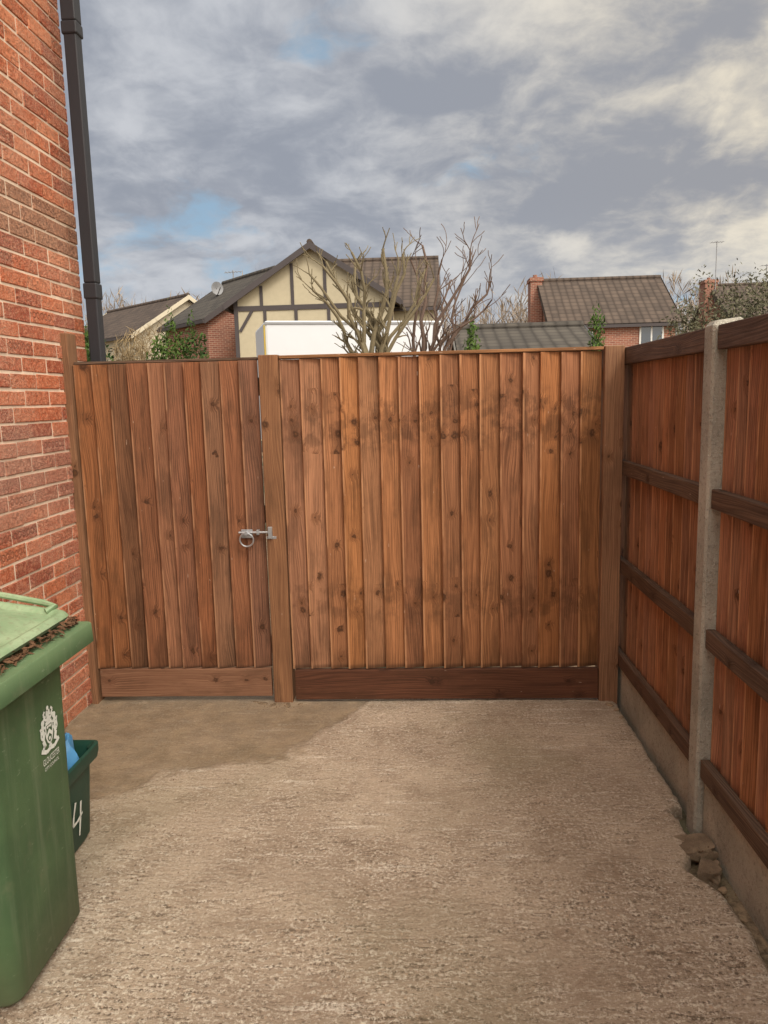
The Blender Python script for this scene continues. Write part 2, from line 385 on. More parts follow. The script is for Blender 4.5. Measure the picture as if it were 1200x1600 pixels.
def dampv(x,y):
    pts=[(-1.9,2.72),(-1.38,2.80),(-1.22,2.84),(-1.165,2.97),(-.85,3.12),(-.556,3.27),(-.42,3.5),(-.33,3.75),(-.2,4.2)]
    if x>=-.2: yb=4.5
    else:
        yb=4
        for (xa,ya),(xb,yb_) in zip(pts,pts[1:]):
            if xa<=x<=xb: yb=ya+(yb_-ya)*(x-xa)/(xb-xa)
    nn=noise.noise(Vector((x*4,y*4,0)))*.12+noise.noise(Vector((x*17,y*17,3)))*.07+noise.noise(Vector((x*50,y*50,3)))*.03
    d=(y-yb)+nn
    return max(0,min(1,d/.07+.5))
xs=[-1.80+i*.0155 for i in range(176)]
ys=[-3+.3*i for i in range(11)]+[.3+.05*i for i in range(8)]; 
y=.7
while y<3.98: ys.append(y); y+=.0125
def edge(y):
    return .93+.012*noise.noise(Vector((y*2.1,5,0)))+.012*noise.noise(Vector((y*9,1,0)))+.008*noise.noise(Vector((y*31,1,0)))+(.045 if y>2.75 else 0)-(.07*math.exp(-((y-2.36)/.09)**2))
V=[];Fc=[];D=[]
NX=len(xs)
for yy in ys:
    e=edge(yy)
    for xx in xs:
        X=-1.80+(xx+1.80)*(e+1.80)/(xs[-1]+1.80)
        dm=dampv(X,yy)
        z=.006*noise.noise(Vector((X*1.3,yy*1.3,0)))+(.0024*noise.noise(Vector((X*10,yy*38,0)))+.0028*noise.noise(Vector((X*36,yy*36,7))))*(1-.7*dm)
        if e-X<.02: z-=.012*(1-(e-X)/.02)**2
        V.append((X,yy,z)); D.append(dm)
for j in range(len(ys)-1):
    for i in range(NX-1):
        a=j*NX+i; Fc.append((a,a+1,a+1+NX,a+NX))
base=len(V)
for j,yy in enumerate(ys):
    V.append((edge(yy)+.004,yy,-.07)); D.append(0)
for j in range(len(ys)-1):
    a=j*NX+NX-1; Fc.append((a,base+j,base+j+1,a+NX))
me=bpy.data.meshes.new('driveway'); me.from_pydata(V,[],Fc)
at=me.attributes.new('damp','FLOAT','POINT'); at.data.foreach_set('value',D)
me.polygons.foreach_set('use_smooth',[True]*len(me.polygons)); me.materials.append(M_SLAB)
dr=bpy.data.objects.new('driveway',me); COL.objects.link(dr); dr['kind']='structure'

# ---------------------------------------------------------------- featheredge boards
UID=[1]
def boards(mb,mapf,length,cover,z0,z1,mat,flip=False,jit=.003):
    n=max(1,round(length/cover)); c=length/n; w=c+.016
    for i in range(n):
        UID[0]+=1; uid=UID[0]; s0=i*c+R.uniform(-.008,.008)*(0<i<n); s1=min(s0+w,length)
        if i==0: s0=0
        tk=.022+R.uniform(-.003,.006); zt=z1+R.uniform(-jit,0); vo=R.uniform(0,50); ln=R.uniform(-.003,.003)
        prof=[(s0,.007),(s0,.007+tk),(s0+.003,.009+tk),(s1,.006),(s1,.0)]
        if flip: prof=[(length-s,d) for s,d in prof]
        top=[mapf(s+ln,d,zt) for s,d in prof]; bot=[mapf(s-ln,d,z0) for s,d in prof]
        k=len(prof)
        for a in range(k):
            b=(a+1)%k
            ua=uid+.3+abs(prof[a][0]-prof[0][0])-(.02 if a==0 else 0.0); ub=uid+.3+abs(prof[b][0]-prof[0][0])-(.02 if b==0 else 0)
            mb.poly([bot[a],bot[b],top[b],top[a]],mat,[(ua,z0+vo),(ub,z0+vo),(ub,zt+vo),(ua,zt+vo)])
        mb.poly(top,mat,[(uid+.35,vo)]*k)
def rails(parent,boxes,mat,axis,uid,bevel=.002,lab=None):
    for k,(a,b_) in enumerate(boxes):
        b=MB(); b.box(a,b_,mat,axis,uid+k,uid*1.3+k*2.2); b.obj('rail',parent,bevel=bevel)
YF=3.80
# gate
gt=thing('gate',(-1.27,YF,0),'brown timber boarded side gate with ring latch between posts','gate')
gx0,gx1=-1.742,-.812
b=MB(); boards(b,lambda s,d,z:(gx0+s,YF-d,z),gx1-gx0,.0935,.186,1.775,W_GATE); b.obj('boards',gt)
b=MB(); b.box((gx0+.01,YF-.034,.03),(gx1,YF-.004,.182),W_BASE2,0,900,3); b.obj('base_board',gt,bevel=.003)['label']='pale horizontal base board'
rails(gt,[((gx0,YF+.001,z),(gx1,YF+.045,z+.09)) for z in (.25,.95,1.6)]+[((gx0,YF-.012,1.777),(gx1,YF+.045,1.790))],W_RAIL,0,905)
lt=MB(); zc=.9; yl=YF-.036
lt.tube([(-.942,yl-.012,zc+.012),(-.770,yl-.012,zc+.012)],.0062,M_GALV,8)
lt.box((-.930,yl-.005,zc-.018),(-.872,yl+.004,zc+.026),M_GALV)
lt.box((-.85,yl-.018,zc-.000),(-.835,yl+.006,zc+.025),M_GALV)
lt.box((-.789,yl-.025,zc-.018),(-.768,yl-.0,zc+.040),M_GALV)
lt.box((-.80,yl-.010,zc-.024),(-.749,yl-.006,zc-.010),M_GALV)
lt=lt.obj('latch',gt,bevel=.0015)
rg=MB(); rg.tube([(-.90+.035*math.cos(a),yl-.022-.004*math.sin(a),zc-.024+.035*math.sin(a)) for a in [k*math.pi/12 for k in range(24)]],.0042,M_GALV,8,closed=True)
rg.tube([(-.90,yl-.03,zc+.008),(-.90,yl+.002,zc+.008)],.010,M_GALV,10)
rg=rg.obj('ring_handle',None,origin=gt.location,smooth=True); rg.location=(0,0,0); rg.parent=lt
# posts
def tpost(x0,x1,y0,y1,zt,mat,label,uid):
    m=MB(); m.box((x0,y0,-.07),(x1,y1,zt),mat,2,uid,uid*1.7)
    o=m.obj('fence_post',None,origin=((x0+x1)/2,(y0+y1)/2,0),bevel=.004); tag(o,label,'fence post'); return o
tpost(-1.786,-1.746,YF-.055,YF+.045,1.93,W_POST,'tall slim timber gate post against the brick wall',701)
tpost(-.800,-.702,YF-.045,YF+.055,1.797,W_POST,'square timber gate post with the latch keep',702)
tpost(.888,.983,YF-.045,YF+.055,1.795,W_POST,'square timber post in the fence corner',703)
# panel
fp=thing('timber_fence_run',(.09,YF,0),'brown featheredge timber fence panel with knotty boards','fence')
px0,px1=-.698,.884
b=MB(); boards(b,lambda s,d,z:(px0+s,YF-d,z),px1-px0,.097,.178,1.775,W_PANEL); b.obj('boards',fp)
b=MB(); b.box((px0+.012,YF-.04,.012),(px1,YF-.004,.172),W_BASE,0,920,7); b.obj('base_board',fp,bevel=.003)['label']='dark horizontal base board'
b=MB(); b.box((px0,YF-.037,1.777),(px1,YF+.045,1.793),W_POST,0,921,4); b.obj('capping_rail',fp,bevel=.003)
rails(fp,[((px0,YF+.001,z),(px1,YF+.045,z+.09)) for z in (.3,.95,1.6)],W_RAIL,0,925)
# side fence
XS=1.035
def sidepanel(y0,y1,uid):
    t=thing('side_fence',(XS,(y0+y1)/2,0),'reddish timber side fence panel with dark rails over concrete board','fence','side fence panels')
    b=MB(); boards(b,lambda s,d,z:(XS+.014-d,y0+s,z),y1-y0,.092,.19,1.77,W_SIDE,flip=True); b.obj('boards',t)
    rails(t,[((XS-.050,y0+.001,z0),(XS-.018,y1-.001,z1)) for z0,z1 in ((1.705,1.785),(1.170,1.238),(.672,.742),(.185,.255))],W_RAIL,1,uid,.004)
    b=MB(); b.box((XS-.034,y0,-.12),(XS+.02,y1,.183),M_CBOARD); b.obj('gravel_board',t,bevel=.004)
    return t
sidepanel(2.712,YF+.33,940); sidepanel(.80,2.616,950); sidepanel(-1.1,.698,960)
def cpost(yc,zt=1.80):
    m=MB(); x0,x1=XS-.062,XS+.045; y0,y1=yc-.043,yc+.043; c=.008
    def lp(z,i=0,t=0):
        P=[(x0+c+i,y0+i),(x1-c-i,y0+i),(x1-i,y0+c+i),(x1-i,y1-c-i),(x1-c-i,y1-i),(x0+c+i,y1-i),(x0+i,y1-c-i),(x0+i,y0+c+i)]
        return [(a,b_,z+t*(a-x0)) for a,b_ in P]
    m.loft([lp(-.1),lp(zt-.02,0,.12),lp(zt-.005,.012,.12)],M_CPOST)
    o=m.obj('concrete_post',None,origin=(XS,yc,0),bevel=.0015); tag(o,'grey concrete slotted fence post with weathered chamfered top','fence post','concrete fence posts')
cpost(2.663,1.805); cpost(.749)

# ---------------------------------------------------------------- near brick house
XW=-1.78
hs=thing('brick_house',(-4.5,0,0),'red rustic brick house side wall with black square downpipe','house')
wb=MB(); core=MB()
YE=4.03; WT=4.95
core.box((-8,-4,-.1),(XW-.0045,YE-.0045,WT),M_MORTAR)
uid=2000; nz=int(WT/.075)
def brickat(mb,mapf,s0,s1,z0,z1,mat,uid):
    d0=R.uniform(-.0015,.003); c=.003; a=R.uniform(-.0015,.0015)
    j=lambda:R.uniform(-.0018,.0018)
    s0+=j();s1+=j();z0+=j();z1+=j()
    O=[(s0+j(),z0+j()),(s1+j(),z0+j()),(s1+j(),z1+j()),(s0+j(),z1+j())]; I=[(O[0][0]+c,O[0][1]+c),(O[1][0]-c,O[1][1]+c),(O[2][0]-c,O[2][1]-c),(O[3][0]+c,O[3][1]-c)]
    uvf=lambda p:(uid+.3+p[0]-s0,.3+p[1]-z0)
    mb.poly([mapf(p[0],d0+a*(1 if p[0]>s0+.1 else -1),p[1]) for p in I],mat,[uvf(p) for p in I])
    for k in range(4):
        q=(k+1)%4
        mb.poly([mapf(O[k][0],d0-.003,O[k][1]),mapf(O[q][0],d0-.003,O[q][1]),mapf(I[q][0],d0,I[q][1]),mapf(I[k][0],d0,I[k][1])],mat,[uvf(O[k]),uvf(O[q]),uvf(I[q]),uvf(I[k])])
        mb.poly([mapf(O[k][0],-.012,O[k][1]),mapf(O[q][0],-.012,O[q][1]),mapf(O[q][0],d0-.003,O[q][1]),mapf(O[k][0],d0-.003,O[k][1])],mat,[uvf(O[k]),uvf(O[q]),uvf(O[q]),uvf(O[k])])
for j in range(-1,nz):
    z0=j*.075+.006; z1=z0+.063; mat=M_BRICKB if j in (31,32,33) else M_BRICK
    s=YE-(0 if j%2 else .1125)
    if j%2==0:
        brickat(wb,lambda s_,d,z:(XW+d,s_,z),s+.01,YE,z0,z1,mat,uid); uid+=1
    while s>-3.8:
        e=s-.213
        brickat(wb,lambda s_,d,z:(XW+d,s_,z),e,s,z0,z1,mat,uid); uid+=1; s=e-.012
    s=XW if j%2==0 else XW-.1125
    if j%2: brickat(wb,lambda s_,d,z:(s_,YE+d,z),s+.01,XW-.001,z0,z1,mat,uid); uid+=1
    while s>-3.5:
        e=s-.213
        brickat(wb,lambda s_,d,z:(s_,YE+d,z),e,s,z0,z1,mat,uid); uid+=1; s=e-.012
core.obj('mortar',hs)
wb.obj('wall',hs)
rf=MB(); rf.poly([(XW+.35,-4.3,WT-.05),(XW+.35,YE+.3,WT-.05),(-4.9,YE+.3,WT+2.4),(-4.9,-4.3,WT+2.4)],M_TILE)
rf.poly([(-8.3,-4.3,WT-.05),(-8.3,YE+.3,WT-.05),(-4.9,YE+.3,WT+2.4),(-4.9,-4.3,WT+2.4)],M_TILE); rf.box((XW+.002,-4.3,WT-.2),(XW+.33,YE+.28,WT-.06),M_FRAME); rf.obj('roof',hs)
dp=MB(); pa=(XW+.070,3.93)
def sqp(z0,z1,w,oy=0): dp.box((pa[0]-w/2+.035,pa[1]-w/2,z0),(pa[0]+w/2+.035,pa[1]+w/2,z1),M_PIPE)
sqp(0,2.13,.064); sqp(2.11,2.19,.074); sqp(2.19,3.38,.066); sqp(3.36,3.42,.080); sqp(3.42,WT,.074)
dp.box((XW,pa[1]-.02,1.4),(pa[0]+.01,pa[1]+.02,1.42),M_PIPE)
dp.obj('downpipe',hs,bevel=.008)

# ---------------------------------------------------------------- wheelie bin
def rr(x0,x1,y0,y1,rad,z,n=5,zf=None):
    P=[]
    for (cx,cy,a0) in ((x1-rad,y0+rad,-90),(x1-rad,y1-rad,0),(x0+rad,y1-rad,90),(x0+rad,y0+rad,180)):
        for k in range(n+1):
            a=math.radians(a0+90*k/n); x=cx+rad*math.cos(a); y=cy+rad*math.sin(a)
            P.append((x,y,z if zf is None else z+zf(x,y)))
    return P
wbn=thing('wheelie_bin',(-1.34,1.88,0),'green council wheelie bin with leaves under its ajar lid','wheelie bin')
b=MB()
b.loft([rr(-1.60,-1.085,1.71,2.065,.04,.02),rr(-1.62,-1.066,1.695,2.08,.045,.045),rr(-1.63,-1.064,1.68,2.082,.05,.30),rr(-1.65,-1.061,1.655,2.085,.05,.66),rr(-1.67,-1.06,1.64,2.09,.05,.868),
  rr(-1.70,-1.003,1.605,2.160,.022,.869),rr(-1.704,-.998,1.601,2.164,.022,.872),rr(-1.702,-1.0,1.603,2.162,.022,.925),rr(-1.699,-1.003,1.606,2.159,.02,.929),rr(-1.655,-1.04,1.655,2.115,.02,.930),rr(-1.65,-1.045,1.66,2.11,.02,.905)],M_BIN)
b.obj('body',wbn,smooth=True)
b=MB(); zf=lambda x,y:(-1.06-x)*.15
b.loft([rr(-1.73,-1.072,1.605,2.160,.035,.938,zf=zf),rr(-1.73,-1.064,1.60,2.165,.035,.952,zf=zf),rr(-1.725,-1.069,1.605,2.160,.035,.960,zf=zf),rr(-1.715,-1.080,1.615,2.15,.03,.964,zf=zf),rr(-1.70,-1.092,1.627,2.138,.03,.960,zf=zf),rr(-1.69,-1.10,1.637,2.128,.03,.950,zf=zf),rr(-1.66,-1.13,1.67,2.095,.03,.951,zf=zf),rr(-1.62,-1.17,1.71,2.055,.03,.960,zf=zf),rr(-1.5,-1.33,1.84,1.93,.02,.963,zf=zf)],M_LID)
lid=b.obj('lid',wbn,smooth=True)
b=MB(); b.tube([(-1.13,2.13,.970),(-1.11,2.15,.978),(-1.15,2.16,.988),(-1.30,2.165,1.016),(-1.45,2.16,1.038),(-1.5,2.14,1.036)],.010,M_LID,8)
hd=b.obj('lid_handle',None,origin=wbn.location,smooth=True); hd.location=(0,0,0); hd.parent=lid
for yy in (1.645,2.065):
    b=MB(); b.tube([(-1.63,yy,.1),(-1.63,yy+.045,.1)],.1,M_RUBBER,24); b.obj('wheel',wbn,bevel=.01)
def face(y,z): 
    x=-1.064+(z-.30)/(.36)*.003 if z<.66 else -1.061+(z-.66)/(.208)*.001
    return (x+.0025,y,z)
cr=MB()
CY,CZ=1.955,.672
def P2(pts,cy=CY,cz=CZ,s=.108): cr.poly([face(cy+px*s*1.0,cz+pz*s) for px,pz in pts],M_WHITE)
def disc(cx,cz_,rx,rz,n=10): P2([(cx+rx*math.cos(2*math.pi*k/n),cz_+rz*math.sin(2*math.pi*k/n)) for k in range(n)])
def strip(path,w):
    for (x0,z0),(x1,z1) in zip(path,path[1:]):
        dx,dz=x1-x0,z1-z0; L=math.hypot(dx,dz) or 1; nx,nz=-dz/L*w/2,dx/L*w/2
        P2([(x0-nx,z0-nz),(x1-nx,z1-nz),(x1+nx,z1+nz),(x0+nx,z0+nz)])
strip([(-.17,.22),(.17,.22),(.17,-.08),(.10,-.24),(0,-.32),(-.10,-.24),(-.17,-.08),(-.17,.22)],.05)
P2([(-.14,-.04),(0,.08),(.14,-.04),(.14,-.16),(0,-.04),(-.14,-.16)])
disc(-.07,.14,.045,.04);disc(.07,.14,.045,.04);disc(0,-.18,.05,.05);disc(0,.15,.025,.03)
disc(0,.34,.11,.10);strip([(-.16,.27),(.16,.27)],.06);disc(0,.47,.07,.07);strip([(-.10,.42),(-.07,.58),(0,.50),(.07,.58),(.10,.42)],.05);disc(.0,.64,.06,.06)
for sx in (-1,1):
    strip([(sx*.25,-.32),(sx*.33,-.12),(sx*.28,.02),(sx*.34,.16),(sx*.30,.28)],.13)
    disc(sx*.29,.34,.09,.08); strip([(sx*.30,.16),(sx*.20,.20)],.07); strip([(sx*.29,.02),(sx*.20,.04)],.07)
    strip([(sx*.31,-.1),(sx*.42,-.02),(sx*.40,.16),(sx*.44,.24)],.06); strip([(sx*.26,-.26),(sx*.38,-.36)],.09)
    strip([(sx*.14,.42),(sx*.24,.52),(sx*.16,.60)],.065); strip([(sx*.10,.34),(sx*.24,.44)],.07)
    strip([(sx*.46,-.36),(sx*.2,-.48),(0,-.44)],.11)
disc(0,-.37,.09,.04)
def text(mb,s,size,mapf,mat):
    cu=bpy.data.curves.new('t','FONT'); cu.body=s; cu.size=size; cu.align_x='CENTER'
    o=bpy.data.objects.new('t',cu); COL.objects.link(o)
    dg=bpy.context.evaluated_depsgraph_get(); dg.update(); ev=o.evaluated_get(dg); me=ev.to_mesh()
    for p in me.polygons: mb.poly([mapf(me.vertices[i].co.x,me.vertices[i].co.y) for i in p.vertices],mat)
    ev.to_mesh_clear(); bpy.data.objects.remove(o); bpy.data.curves.remove(cu)
text(cr,'GLOUCESTER',.021,lambda x,y:face(CY+x*.72,.588+y*1.25),M_WHITE)
cr.obj('crest',wbn)
P3=MB(); text(P3,'CITY COUNCIL',.012,lambda x,y:face(CY+x*.98,.571+y*1.1),M_WHITE); P3.obj('printed_text',wbn)
b=MB()
for i in range(260):
    y0=2.13-.5*R.random()**1.15; x0=R.gauss(-1.043,.010+.006*math.sin(y0*23)); z0=.934+R.random()*(.010+.012*R.random())
    if x0>-1.012: x0=-1.04
    a=R.uniform(0,6.28); l=R.uniform(.005,.018); w=l*R.uniform(.12,.45); t=R.uniform(-.7,.7)
    dx,dy,dz=math.cos(a)*l,math.sin(a)*l,t*l*.6; ex,ey=-math.sin(a)*w,math.cos(a)*w
    b.poly([(x0-dx,y0-dy,z0-dz),(x0+ex,y0+ey,z0+.003),(x0+dx,y0+dy,z0+dz),(x0-ex,y0-ey,z0-.001)],M_LEAF)
o=b.obj('leaf_litter',None,origin=(-1.045,1.88,.95)); o['kind']='stuff'; tag(o,'dry brown leaf litter caught on the bin rim','leaves')

# ---------------------------------------------------------------- recycling box
bx=thing('recycling_box',(-1.47,2.42,0),'small dark green recycling box with white painted number','recycling box')
b=MB()
b.loft([rr(-1.70,-1.25,2.27,2.52,.03,.01),rr(-1.71,-1.24,2.26,2.53,.03,.03),rr(-1.73,-1.225,2.24,2.545,.03,.30),rr(-1.75,-1.205,2.22,2.565,.03,.305),rr(-1.755,-1.20,2.215,2.57,.03,.33),rr(-1.755,-1.20,2.215,2.57,.03,.355),rr(-1.745,-1.21,2.225,2.56,.03,.358),rr(-1.73,-1.225,2.24,2.545,.03,.34),rr(-1.70,-1.255,2.27,2.52,.03,.06)],M_BOX)
b.obj('body',bx,smooth=True)
b=MB()
def fx(y,z): return (-1.24+(z-.03)/.27*.015+.003,y,z)
def st(path,w):
    for (y0,z0),(y1,z1) in zip(path,path[1:]):
        dx,dz=y1-y0,z1-z0; L=math.hypot(dx,dz); nx,nz=-dz/L*w/2,dx/L*w/2
        b.poly([fx(y0-nx,z0-nz),fx(y1-nx*.7,z1-nz*.7),fx(y1+nx*.7,z1+nz*.7),fx(y0+nx,z0+nz)],M_WHITE)
st([(2.395,.205),(2.378,.16),(2.372,.128),(2.405,.128),(2.445,.142)],.013); st([(2.435,.19),(2.428,.13),(2.418,.068)],.013)
b.obj('painted_number',bx)
b=MB(); cs=Vector((-1.36,2.42,.33)); loops=[]
for k in range(7):
    rad=[.08,.10,.10,.085,.06,.035,.01][k]; z=[.2,.28,.33,.37,.40,.425,.44][k]
    loops.append([(cs.x+.018*k+rad*math.cos(a)*(1+.2*math.sin(3*a+k)) ,cs.y+rad*.8*math.sin(a)*(1+.2*math.cos(4*a+k*1.3)),z+.012*math.sin(5*a+k)) for a in [q*2*math.pi/22 for q in range(22)]])
b.loft(loops,M_BAG); o=b.obj('plastic_bag',None,origin=tuple(cs),smooth=True); tag(o,'crumpled blue plastic bag inside the recycling box','plastic bag')

# ---------------------------------------------------------------- stones and litter along slab edge
def stone(c,s,seed,name='stone',lab='broken piece of stone beside the concrete edge',sub=1,mat=None):
    import bmesh
    bm=bmesh.new(); bmesh.ops.create_icosphere(bm,subdivisions=sub,radius=1)
    for v in bm.verts:
        k=1+.55*noise.noise(v.co*1.6+Vector((seed,0,0)))+(.16*noise.noise(v.co*5) if sub>2 else 0); q=v.co*k
        q.x=max(-.78,min(.78,q.x)); q.y=max(-.76,min(.76,q.y)); q.z=max(-.66,min(.66,q.z))
        v.co=Vector((q.x*s[0],q.y*s[1],q.z*s[2]))
    me=bpy.data.meshes.new(name); bm.to_mesh(me); bm.free(); me.materials.append(mat or M_STONE)
    o=bpy.data.objects.new(name,me); o.location=c; COL.objects.link(o); o.rotation_euler=(0,0,seed)
    tag(o,lab,'stone','loose stones along the slab edge')
stone((.938,2.50,-.020),(.085,.068,.036),.2,'concrete_chunk','rough broken concrete chunk at the slab edge',4,M_CHUNK)
stone((.945,2.385,-.038),(.060,.045,.040),1.1,'concrete_chunk','brown broken lump of concrete beside the post',4,M_CHUNK)
for i,(x,y,s) in enumerate([(.955,2.30,.014),(.965,2.16,.009),(.95,3.55,.011),(.93,3.70,.018),(.95,3.64,.014)]):
    stone((x,y,-.05+s*.5 if y<2.7 else .0),(s*1.4,s,s*.7),i*1.7+.5,sub=2)
b=MB()
for i in range(260):
    x0=R.uniform(-1.7,.9); y0=R.uniform(1.2,3.7); l=R.uniform(.002,.007); a=R.uniform(0,6)
    q=R.random()
    if q<.25: x0=R.gauss(-.76,.07); y0=R.uniform(3.6,3.74)
    elif q<.6: x0=R.gauss(-.95,.16); y0=R.gauss(2.35,.3)
    elif q<.8: x0=.93+R.gauss(0,.02); y0=R.uniform(2,3.7)
    b.poly([(x0,y0,.010),(x0+l*math.cos(a),y0+l*math.sin(a),.014),(x0+l*math.cos(a+1.3),y0+l*math.sin(a+1.3),.010)],M_LEAF)
o=b.obj('ground_litter',None,origin=(0,2.5,0)); o['kind']='stuff'; tag(o,'specks of leaf and twig scattered on concrete','leaves')
for i,(x,y,s) in enumerate([(-.86,3.74,.03),(-.80,3.72,.025),(-.72,3.715,.03),(-.9,3.76,.02),(-.66,3.73,.015)]):
    stone((x,y,.0),(s*1.3,s*.6,s*.35),i+9.2,'stone','dark rubble crumb added as the dark patch under the gate post',1,M_SOIL)  # small rubble added to make the dark patch at the post foot

# ---------------------------------------------------------------- background houses
def gable_house(name,loc,ang,L,hw,ze,zr,label,wallm,roofm,bargem=None,oh=.3,windows=(),chim=None,dish=None):
    """ridge runs along local +Y from 0 to L; gable at y=0"""
    t=thing(name,(loc[0],loc[1],0),label,'house')
    Mx=Matrix.Translation((loc[0],loc[1],0))@Matrix.Rotation(ang,4,'Z')
    w=MB(Mx)
    for yy in (0,L): 
        p=[(-hw,yy,-.06),(hw,yy,-.06),(hw,yy,ze),(0,yy,zr-.12),(-hw,yy,ze)]
        w.poly(p if yy==0 else p[::-1],wallm)
    w.poly([(-hw,L,-.06),(-hw,0,-.06),(-hw,0,ze),(-hw,L,ze)],wallm); w.poly([(hw,0,-.06),(hw,L,-.06),(hw,L,ze),(hw,0,ze)],wallm)
    w.obj('wall',t)
    rfm=MB(Mx); sl=(zr-ze)/hw; th_=.12
    for sx in (-1,1):
        A=(sx*(hw+oh),-oh,ze-sl*oh);B=(sx*(hw+oh),L+oh,ze-sl*oh);C=(0,L+oh,zr);D_=(0,-oh,zr)
        q=[A,B,C,D_]; rfm.poly(q if sx<0 else q[::-1],roofm)
        q2=[(p[0],p[1],p[2]-th_) for p in q]; rfm.poly(q2,roofm)
        bm_=bargem or roofm
        for yy in (-oh,L+oh):
            y1=yy-.03 if yy<0 else yy+.03
            rfm.poly([(sx*(hw+oh),y1,ze-sl*oh+.03),(0,y1,zr+.03),(0,y1,zr-.2),(sx*(hw+oh),y1,ze-sl*oh-.2)],bm_)
        rfm.box((sx*(hw+oh)-.06,-oh,ze-sl*oh-.16),(sx*(hw+oh)+.06,L+oh,ze-sl*oh-.03),M_BEAM)
    rfm.tube([(0,-oh,zr+.02),(0,L+oh,zr+.02)],.1,roofm,8)
    ro=rfm.obj('roof',t)
    for (side,c,z0,ww,hh) in windows:
        wf=MB(Mx)
        if side=='f': wf.box((c-ww/2,-.05,z0),(c+ww/2,.02,z0+hh),M_FRAME)
        elif side=='r': wf.box((hw-.02,c-ww/2,z0),(hw+.05,c+ww/2,z0+hh),M_FRAME)
        else: wf.box((-hw-.05,c-ww/2,z0),(-hw+.02,c+ww/2,z0+hh),M_FRAME)
        wo=wf.obj('window',t); gl=MB(Mx); n=2
        for k in range(n):
            a=c-ww/2+.07+k*(ww-.07)/n; bq=a+(ww-.07)/n-.07
            if side=='f': gl.box((a,-.06,z0+.07),(bq,-.045,z0+hh-.07),M_GLASS)
            elif side=='r': gl.box((hw+.045,a,z0+.07),(hw+.06,bq,z0+hh-.07),M_GLASS)
            else: gl.box((-hw-.06,a,z0+.07),(-hw-.045,bq,z0+hh-.07),M_GLASS)
        go_=gl.obj('pane',None,origin=t.location); go_.location=(0,0,0); go_.parent=wo
    if chim:
        x0,x1,y0,y1,z0,zt=chim; cm=MB(Mx); cm.box((x0,y0,z0),(x1,y1,zt),M_FBRICK); cm.box((x0-.05,y0-.05,zt-.18),(x1+.05,y1+.05,zt-.02),M_FBRICK)
        cm.tube([((x0+x1)/2,(y0+y1)/2,zt),((x0+x1)/2,(y0+y1)/2,zt+.16)],.1,M_FBRICK,10)
        c_=cm.obj('chimney',None,origin=t.location); c_.location=(0,0,0); c_.parent=ro
    if dish:
        dm=MB(Mx); dx,dy,dz=dish; n=16
        rim=[(dx+.27*math.cos(2*math.pi*k/n),dy-.1,dz+.27*math.sin(2*math.pi*k/n)) for k in range(n)]
        for k in range(n): dm.poly([rim[k],rim[(k+1)%n],(dx,dy,dz)],M_DISH)
        dm.tube([(dx,dy,dz),(dx+.1,dy+.2,dz-.5)],.03,M_BEAM,6); dm.tube([(dx,dy-.05,dz-.3),(dx,dy-.4,dz)],.02,M_BEAM,6)
        dm.obj('satellite_dish',t)
    return t,Mx
ta,MA=gable_house('half_timbered_house',(-3.72,27,0),0,6,2.78,5.10,6.88,'cream rendered half timbered house with black beams and gable',M_RENDER,M_TILE,M_BEAM,.3,windows=[('f',-1.2,3.0,1.0,1.1),('f',1.2,3.0,1.0,1.1)])
bm_=MB(MA)
def beam(x0,z0,x1,z1,w=.15,y=-.035):
    d=Vector((x1-x0,0,z1-z0)); L=d.length; d.normalize(); nrm=Vector((-d.z,0,d.x))*(w/2)
    a=Vector((x0,y,z0));b2=Vector((x1,y,z1)); f=[a-nrm,b2-nrm,b2+nrm,a+nrm]; bk=[p+Vector((0,.03,0)) for p in f]
    bm_.poly(f,M_BEAM)
    for k in range(4): bm_.poly([bk[k],bk[(k+1)%4],f[(k+1)%4],f[k]],M_BEAM)
beam(-2.78,4.78,2.78,4.78,.17); beam(-2.72,0,-2.72,5.05,.14,-.04); beam(2.72,0,2.72,5.05,.14,-.04)
for x in (-1.8,-.7,.45,1.6): beam(x,4.85,x,6.72-abs(x)*.66,.11,-.038); beam(x+.1,2.2,x+.1,4.7,.11,-.038)
beam(-2.6,4.0,-2.15,4.7,.10,-.045); beam(-2.78,2.2,2.78,2.2,.2,-.042)
bm_.obj('timber_frame',ta)
cw=MB(); x0,x1,y0,y1,ym=-4.5,.55,28.6,35.4,32
cw.box((x0,y0,-.06),(x1,y1,5.0),M_RENDER)
cw.poly([(x1-.002,y0,5.0),(x1-.002,y1,5.0),(x1-.002,ym,6.95)],M_FBRICK); cw.obj('side_wing',ta)
cw=MB(); cw.poly([(x0,y0-.3,4.83),(x1+.25,y0-.3,4.83),(x1+.25,ym,7.12),(x0,ym,7.12)],M_TILE); cw.poly([(x1+.25,y1+.3,4.83),(x0,y1+.3,4.83),(x0,ym,7.12),(x1+.25,ym,7.12)],M_TILE)
cw.poly([(x1+.27,y0-.3,4.83),(x1+.27,ym,7.14),(x1+.27,ym,6.95),(x1+.27,y0-.3,4.62)],M_BEAM); cw.tube([(x0,ym,7.14),(x1+.25,ym,7.14)],.1,M_TILE,8)
cw.box((x0+2.4,y0-.36,4.68),(x1+.25,y0-.26,4.8),M_BEAM)
cw.obj('side_roof',ta)
angB=math.atan2(.65,.76)
gable_house('detached_brick_house',(-5.86,31,0),angB,4.1,2.9,4.85,6.75,'red brick house with dark tiled roof and satellite dish',M_FBRICK,M_TILEG,M_BEAM,.25,dish=(-1.3,2.4,6.22),windows=[])
angC=math.atan2(.74,.67)
gable_house('cream_gabled_house',(-12.0,39.5,0),angC,8.5,3.0,5.1,7.0,'house with brown tiled roof and cream bargeboards',M_CREAM,M_TILE,M_CREAM,.3,windows=[('f',-.5,3.2,.9,1.0)])
